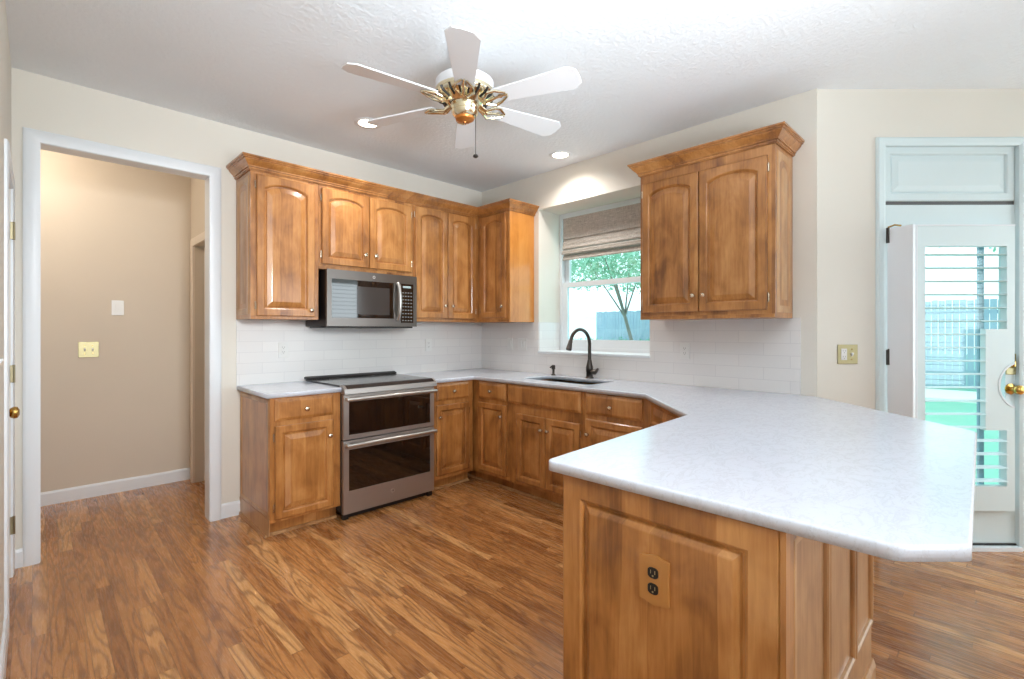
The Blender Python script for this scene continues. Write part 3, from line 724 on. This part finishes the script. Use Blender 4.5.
obj('rear_vent', prism(bmesh.new(), [(-.012, .9265), (-.012, .944), (-.03, .948), (-.062, .938), (-.066, .9265)], -.012, RW+.012, lambda u, v, w_: (w_, u, v), bev=.002), 'dark_metal', t)
def oven(z0, z1, wz0, wz1, hz, wx0=.045, wx1=.717):
    dr = obj('oven_door', boxes((.006, wx0, -.648, -.617, z0, z1), (wx1, RW-.006, -.648, -.617, z0, z1), (wx0, wx1, -.648, -.617, z0, wz0), (wx0, wx1, -.648, -.617, wz1, z1)), 'range_steel', t)
    obj('door_glass', B(wx0, wx1, -.645, -.62, wz0, wz1), 'black_glass', dr)
    hb = tube(bmesh.new(), [(.012, -.69, hz-.002), (.04, -.694, hz), (.38, -.700, hz+.002), (.72, -.694, hz), (RW-.012, -.69, hz-.002)], .0125, 12)
    box(hb, .014, .04, -.69, -.64, hz-.012, hz+.010); box(hb, RW-.04, RW-.014, -.69, -.64, hz-.012, hz+.010)
    obj('handle', hb, 'steel_light', dr, True); return dr
oven(.553, .860, .583, .812, .834)
d2 = oven(.042, .545, .197, .482, .520)
emblem(d2, .385, -.648, .125, .015)
obj('kick_plate', B(.052, RW-.052, -.60, -.57, .0, .048), 'black', t)
obj('foot', boxes((.012, .05, -.63, -.6, 0, .041)), 'black', t); obj('foot', boxes((RW-.05, RW-.012, -.63, -.6, 0, .041)), 'black', t)

# ------------------------------------------------------------------ microwave
MZ = 1.336; t = thing('microwave', 'stainless over the range microwave mounted under the short cabinet', 'microwave', (-1.817, 0, MZ)); MW = .757; MH = .412
obj('case', B(0, MW, -.375, -.012, .0, MH, bev=.002), 'dark_metal', t)
DXW = .555
dr = obj('door', boxes((0, .035, -.402, -.377, 0.0, MH), (DXW-.012, .57+.03, -.402, -.377, 0, MH), (.035, DXW-.012, -.402, -.377, 0, .062), (.035, DXW-.012, -.402, -.377, .345, MH)), 'steel', t)
obj('door_glass', B(.035, DXW-.012, -.400, -.38, .062, .345), 'black_glass', dr)
gl = obj('window_screen', B(.232, .505, -.4008, -.399, .09, .30), mat('microwave_window', (62, 58, 56), .12, spec=.6), dr)
pts = []
for i in range(11):
    f = i/10; pts.append((.578, -.405-.038*math.sin(PI*f)**.6, .05+.30*f))
obj('handle', tube(bmesh.new(), pts, .0125, 12), 'steel_light', dr, True)
cp = obj('control_panel', boxes((.60, MW, -.402, -.377, 0, MH)), 'steel', t)
obj('keypad_glass', B(.607, .722, -.404, -.402, .03, .345), 'black_glass', cp)
kk = []
for r in range(9):
    for c in range(4): kk.append((.617+c*.026, .632+c*.026, -.4046, -.404, .045+r*.028, .053+r*.028))
obj('keys', boxes(*kk), 'key', cp)
obj('display', B(.625, .70, -.4046, -.404, .312, .328), mat('pale_display', (170, 190, 190), .3), cp)
emblem(dr, .37, -.402, .378, .012)
obj('bottom_vent', boxes((.02, MW-.02, -.37, -.05, -.012, 0), (-.06, .06, -.30, -.26, -.012, -.004)), 'dark_metal', t)

# ------------------------------------------------------------------ outlets and switches
def plate(name, label, cat, loc, rot, w=.07, h=.115, kind='outlet', m='plate_white', gangs=None, group=None):
    t = thing(name, label, cat, loc, rot, group)
    obj('plate', B(-w/2, w/2, -.006, 0, -h/2, h/2, bev=.002), m, t)
    gangs = gangs or [kind]; n = len(gangs)
    for i, g in enumerate(gangs):
        cx = (i-(n-1)/2)*.046
        if g == 'outlet':
            s_ = obj('socket', B(cx-.017, cx+.017, -.0085, -.006, -.034, .034, bev=.001), 'plate_white', t)
            sl = []
            for zz in (.017, -.017): sl += [(cx-.0075, cx-.0055, -.009, -.0085, zz-.001, zz+.008), (cx+.0055, cx+.0075, -.009, -.0085, zz-.001, zz+.008), (cx-.002, cx+.002, -.009, -.0085, zz-.009, zz-.005)]
            obj('slots', boxes(*sl), 'slot_grey', s_)
        elif g == 'rocker':
            obj('rocker', prism(bmesh.new(), [(-.006, -.033), (-.0085, -.033), (-.011, .033), (-.006, .033)], cx-.016, cx+.016, lambda u, v, w_: (w_, u, v)), 'plate_white', t)
        elif g == 'toggle':
            obj('toggle', prism(bmesh.new(), [(-.006, -.012), (-.008, -.011), (-.018, .004), (-.016, .010), (-.006, .006)], cx-.005, cx+.005, lambda u, v, w_: (w_, u, v)), 'plate_white', t)
            sb = bmesh.new()
            for zz in (.03, -.03): lathe(sb, [(.0035, 0), (.0035, .0015)], (cx, -.006, zz), (0, -1, 0), 10)
            obj('screws', sb, 'brass', t)
    return t
plate('wall_outlet', 'white outlet on the tile left of the range', 'outlet', (-1.98, -.008, 1.158), 0)
plate('wall_outlet', 'white outlet on the tile right of the range', 'outlet', (-.672, -.008, 1.168), 0)
plate('light_switch', 'white rocker switch on the tile below corner cabinet, left of the double plate', 'switch', (-.008, -.435, 1.174), -PI/2, gangs=['rocker'])
plate('light_switch', 'white double rocker plate on the tile nearest the window niche', 'switch', (-.008, -.60, 1.174), -PI/2, w=.118, gangs=['rocker', 'rocker'])
plate('wall_outlet', 'white outlet on the tile right of the sink window', 'outlet', (-.008, -2.215, 1.158), -PI/2)
plate('light_switch', 'brass two gang plate on the angled wall beside the back door', 'switch', (.203*1-.0*SQ-.06, K0-.143, 1.162), CR, w=.118, gangs=['outlet', 'toggle'], m='pale_brass')
plate('light_switch', 'white switch plate on the hall wall, upper of two', 'switch', (-2.834, HY, 1.487), 0, w=.078, h=.12, gangs=['rocker'])
plate('light_switch', 'brass two gang switch plate low on the hall wall', 'switch', (-3.011, HY, 1.155), 0, w=.122, h=.122, gangs=['toggle', 'toggle'], m='pale_brass')
plate('light_switch', 'brass switch plate at the left edge beside the closet door', 'switch', (-3.4, -1.46, 1.2), PI/2, gangs=['toggle'], m='pale_brass')

# ------------------------------------------------------------------ recessed lights
def spot(name, loc, power, col, angle=150, blend=.9, size=.06):
    l = bpy.data.lights.new(name, 'SPOT'); l.energy = power; l.color = col; l.spot_size = math.radians(angle); l.spot_blend = blend; l.shadow_soft_size = size
    o = bpy.data.objects.new(name, l); COL.objects.link(o); o.location = loc; return o
WARM = (1, .96, .91)
def downlight(x, y, label, power=36):
    t = thing('recessed_light', label, 'light', (x, y, H), 0, 'recessed ceiling lights')
    obj('trim_ring', lathe(bmesh.new(), [(.062, 0), (.064, -.004), (.085, -.007), (.092, -.003), (.092, 0)], seg=36, cap=False), 'trim', t, True)
    obj('lens', lathe(bmesh.new(), [(.064, -.002), (.064, -.0035), (.03, -.005)], seg=32), 'lamp', t)
    s = spot('downlight_beam', (0, 0, -.03), power, WARM); s.parent = t
    return t
downlight(-1.664, -.713, 'recessed ceiling light left, above the range')
downlight(-.245, -1.262, 'recessed ceiling light right, above the sink')
for x, y in ((-2.3, -4.9), (-.4, -5.0), (1.0, -5.8)):
    downlight(x, y, 'recessed ceiling light behind the camera', 9)
# hall ceiling light
t = thing('hall_ceiling_light', 'round hall ceiling light beyond the opening', 'light', (-3.45, .66, H))
obj('base', lathe(bmesh.new(), [(.15, 0), (.15, -.02), (.14, -.02)], seg=30), 'brass', t)
obj('globe', lathe(bmesh.new(), [(.14, -.02), (.14, -.05), (.11, -.09), (.05, -.11), (.0, -.115)], seg=30, cap=False), 'lamp', t, True)
l = bpy.data.lights.new('hall_lamp', 'POINT'); l.energy = 10.5; l.color = (1, .90, .78); l.shadow_soft_size = .1
lo = bpy.data.objects.new('hall_lamp', l); COL.objects.link(lo); lo.location = (-3.45, .66, 2.52)

# invented softbox housings around the unseen fill lights behind the camera
for lamp, sz, lab in ((FILL_A, .8, 'unseen black softbox added as fill on a stand aimed up, nearest the camera'), (FILL_B, .6, 'unseen black softbox added as fill on the tallest stand behind the camera'), (FILL_C, 1.1, 'large unseen black softbox added as fill on a low stand behind the others')):
    L0 = lamp.location; t = thing('fill_softbox', lab, 'lamp', (L0.x, L0.y, 0)); q = lamp.rotation_euler.to_matrix().to_4x4(); q.translation = (0, 0, L0.z)
    bm = bmesh.new(); h = sz/2+.01
    a = [bm.verts.new((x*h, y*h, .004)) for x, y in ((-1, -1), (1, -1), (1, 1), (-1, 1))]; b = [bm.verts.new((x*.07, y*.07, .22)) for x, y in ((-1, -1), (1, -1), (1, 1), (-1, 1))]
    for k in range(4): bm.faces.new((a[k], a[(k+1) % 4], b[(k+1) % 4], b[k]))
    bm.faces.new(b); bm.transform(q); obj('softbox', bm, 'black', t)
    top = q @ Vector((0, 0, .22))
    obj('pole', tube(bmesh.new(), [(top.x, top.y, .1), tuple(top)], .012, 8), 'dark_metal', t)
    for k in range(3):
        an = k*2.094; obj('leg', tube(bmesh.new(), [(top.x, top.y, .3), (top.x+.3*math.cos(an), top.y+.3*math.sin(an), .012)], .01, 8), 'dark_metal', t)

# ------------------------------------------------------------------ ceiling fan
FZ = 2.45
t = thing('ceiling_fan', 'white six blade ceiling fan with polished brass motor', 'ceiling fan', (-1.755, -1.89, FZ))
obj('housing', lathe(bmesh.new(), [(.06, H-FZ), (.06, H-FZ-.03), (.035, H-FZ-.05), (.03, .13), (.09, .128), (.130, .120), (.146, .108), (.149, .066), (.143, .055), (.13, .05)], seg=48), 'fan_white', t, True)
obj('motor_band', lathe(bmesh.new(), [(.148, .064), (.148, .05), (.142, .036), (.125, .024), (.10, .014), (.085, .0), (.07, -.006)], seg=40), 'fan_brass', t, True)
vb = bmesh.new()
for i in range(18):
    a = 2*PI*i/18; c_, s_ = math.cos(a), math.sin(a)
    tube(vb, [(c_*.149, s_*.149, .046), (c_*.137, s_*.137, .028), (c_*.098, s_*.098, .012)], .0055, 6)
obj('vent_fins', vb, 'dark_metal', t)
obj('switch_cup', lathe(bmesh.new(), [(.072, -.0), (.072, -.02), (.064, -.034), (.068, -.038), (.062, -.056), (.052, -.066), (.05, -.068)], seg=32), 'fan_brass', t, True)
obj('bottom_cap', lathe(bmesh.new(), [(.05, -.067), (.046, -.078), (.03, -.085), (.008, -.088), (.006, -.093), (.0, -.095)], seg=28, cap=False), 'medallion', t, True)
BL = []
for i in range(6):
    a = math.radians(50 + 60*i); R3 = Matrix.Rotation(a, 4, 'Z') @ Matrix.Rotation(math.radians(-12), 4, 'X')
    bm = bmesh.new()
    poly = [(.17, -.046), (.565, -.074), (.600, -.044), (.604, 0), (.600, .044), (.565, .074), (.17, .046)]
    prism(bm, poly, .006, .013, bev=.0015); bm.transform(R3); b_ = obj('blade', bm, 'fan_white', t)
    bm = bmesh.new()
    for s in (-1, 1):
        tube(bm, [(.08, s*.012, .012), (.12, s*.018, -.012), (.155, s*.048, -.006), (.19, s*.042, .001), (.235, s*.012, .002)], [.008, .008, .007, .007, .005], 8)
    tube(bm, [(.08, 0, .014), (.13, 0, -.014), (.19, 0, 0), (.24, 0, .002)], [.009, .009, .006, .005], 8)
    lathe(bm, [(.012, .0), (.012, .006)], (.2, 0, -.001), seg=10)
    bm.transform(R3); obj('blade_iron', bm, 'fan_brass', t, True)
cf = Vector((math.cos(math.radians(-80)), math.sin(math.radians(-80)), 0))
pc = obj('pull_chain', tube(bmesh.new(), [(.02, -.05, -.05), (.024, -.056, -.07), (.024, -.056, -.26)], .0022, 6), 'bronze', t)
obj('pull_fob', lathe(bmesh.new(), [(.002, 0), (.012, -.006), (.014, -.014), (.006, -.02)], (.024, -.056, -.26), seg=14), 'bronze', pc, True)

# ------------------------------------------------------------------ outside
g = obj('lawn', prism(bmesh.new(), [(.6, 8), (.6, -1.9), (3.2, -4.4), (3.2, -14), (40, -14), (40, 8)], -.35, -.25), 'lawn'); tag(g, 'bright green lawn outside the back door', 'lawn', kind='structure')
pth = obj('patio', prism(bmesh.new(), [(11, 8), (11, -12), (13.2, -12), (13.2, 8)], -.25, -.20), 'paving'); tag(pth, 'pale paved strip between lawn and fence', 'path', kind='structure')
def fence(x0, y0, x1, y1, h, label, z0=-.25):
    t = thing('garden_fence', label, 'fence', (x0, y0, z0), math.atan2(y1-y0, x1-x0)); L = math.hypot(x1-x0, y1-y0)
    bl = []; x = 0
    while x < L:
        bl.append((x, x+.135, -.02, .0, 0, h-.04*random.random())); x += .145
    obj('boards', boxes(*bl), 'fence', t)
    obj('rail', boxes((0, L, .0, .05, .4, .5)), 'fence', t); obj('rail', boxes((0, L, .0, .05, h-.4, h-.3)), 'fence', t)
fence(14.5, 8.9, 14.5, -13.5, 2.4, 'weathered blue grey board fence across the garden')
bm = bmesh.new()
def leaves(bm, c, r, n, s):
    for _ in range(n):
        d_ = Vector((random.gauss(0, 1), random.gauss(0, 1), random.gauss(0, 1))).normalized()*(random.random()**.4)
        p = Vector(c)+Vector((d_.x*r[0], d_.y*r[1], d_.z*r[2])); a = Vector((random.gauss(0, 1), random.gauss(0, 1), random.gauss(0, 1))).normalized(); b_ = a.cross(Vector((random.gauss(0, 1), random.gauss(0, 1), random.gauss(0, 1)))).normalized()
        q = s*(.6+.8*random.random())
        vs = [bm.verts.new(p+a*q*u+b_*q*v*.55) for u, v in ((-1, 0), (0, -1), (1, 0), (0, 1))]
        bm.faces.new(vs)
def tree(x, y, blobs, lean, label, th=3.0, n=2600, s=.055):
    t = thing('garden_tree', label, 'tree', (x, y, -.25), 0, 'garden trees')
    obj('trunk', tube(bmesh.new(), [(0, 0, 0), (lean*.3, -lean*.3, th*.4), (lean, -lean, th)], [.06, .05, .035], 10), 'bark', t, True)
    bb = bmesh.new()
    for k in range(4):
        a = k*1.7; tube(bb, [(lean*.6, -lean*.6, th*.65), (lean+math.cos(a)*.8, -lean+math.sin(a)*.8, th+.5)], [.028, .012], 6)
    obj('branches', bb, 'bark', t)
    bm = bmesh.new()
    for c, r in blobs: leaves(bm, c, r, n, s)
    obj('crown', bm, 'leaf', t)
tree(8.8, 3.36, [((0, 0, 3.5), (1.7, 1.7, .9)), ((-.8, -1.6, 3.0), (1.0, 1.3, .6)), ((.3, 1.8, 3.7), (1.2, 1.5, .9))], -.5, 'leafy tree whose trunk shows at the right of the sink window', 3.0)
tree(10.0, -4.9, [((0, 0, 3.7), (1.6, 1.8, .8)), ((0, 1.8, 4.2), (1.2, 1.2, .9))], .4, 'leafy tree seen high through the door louvers', 3.4)
# white shed beyond the fence
t = thing('garden_shed', 'low white shed beyond the fence at the left of the sink window', 'shed', (20, 12.5, -.25))
obj('walls', B(-2.5, 2.5, -4, 4, 0, 2.3), 'render', t)
obj('roof', prism(bmesh.new(), [(-2.8, 2.28), (-2.8, 2.36), (2.8, 2.62), (2.8, 2.5)], -4.3, 4.3, lambda u, v, w_: (u, w_, v)), 'render', t)
# clipped hedge
bm = bmesh.new()
for k in range(16): leaves(bm, (13.3, 2.4+k*.45, .38), (.32, .4, .68), 420, .05)
o = obj('garden_hedge', bm, 'hedge'); tag(o, 'clipped green hedge low in the sink window before the fence', 'hedge')
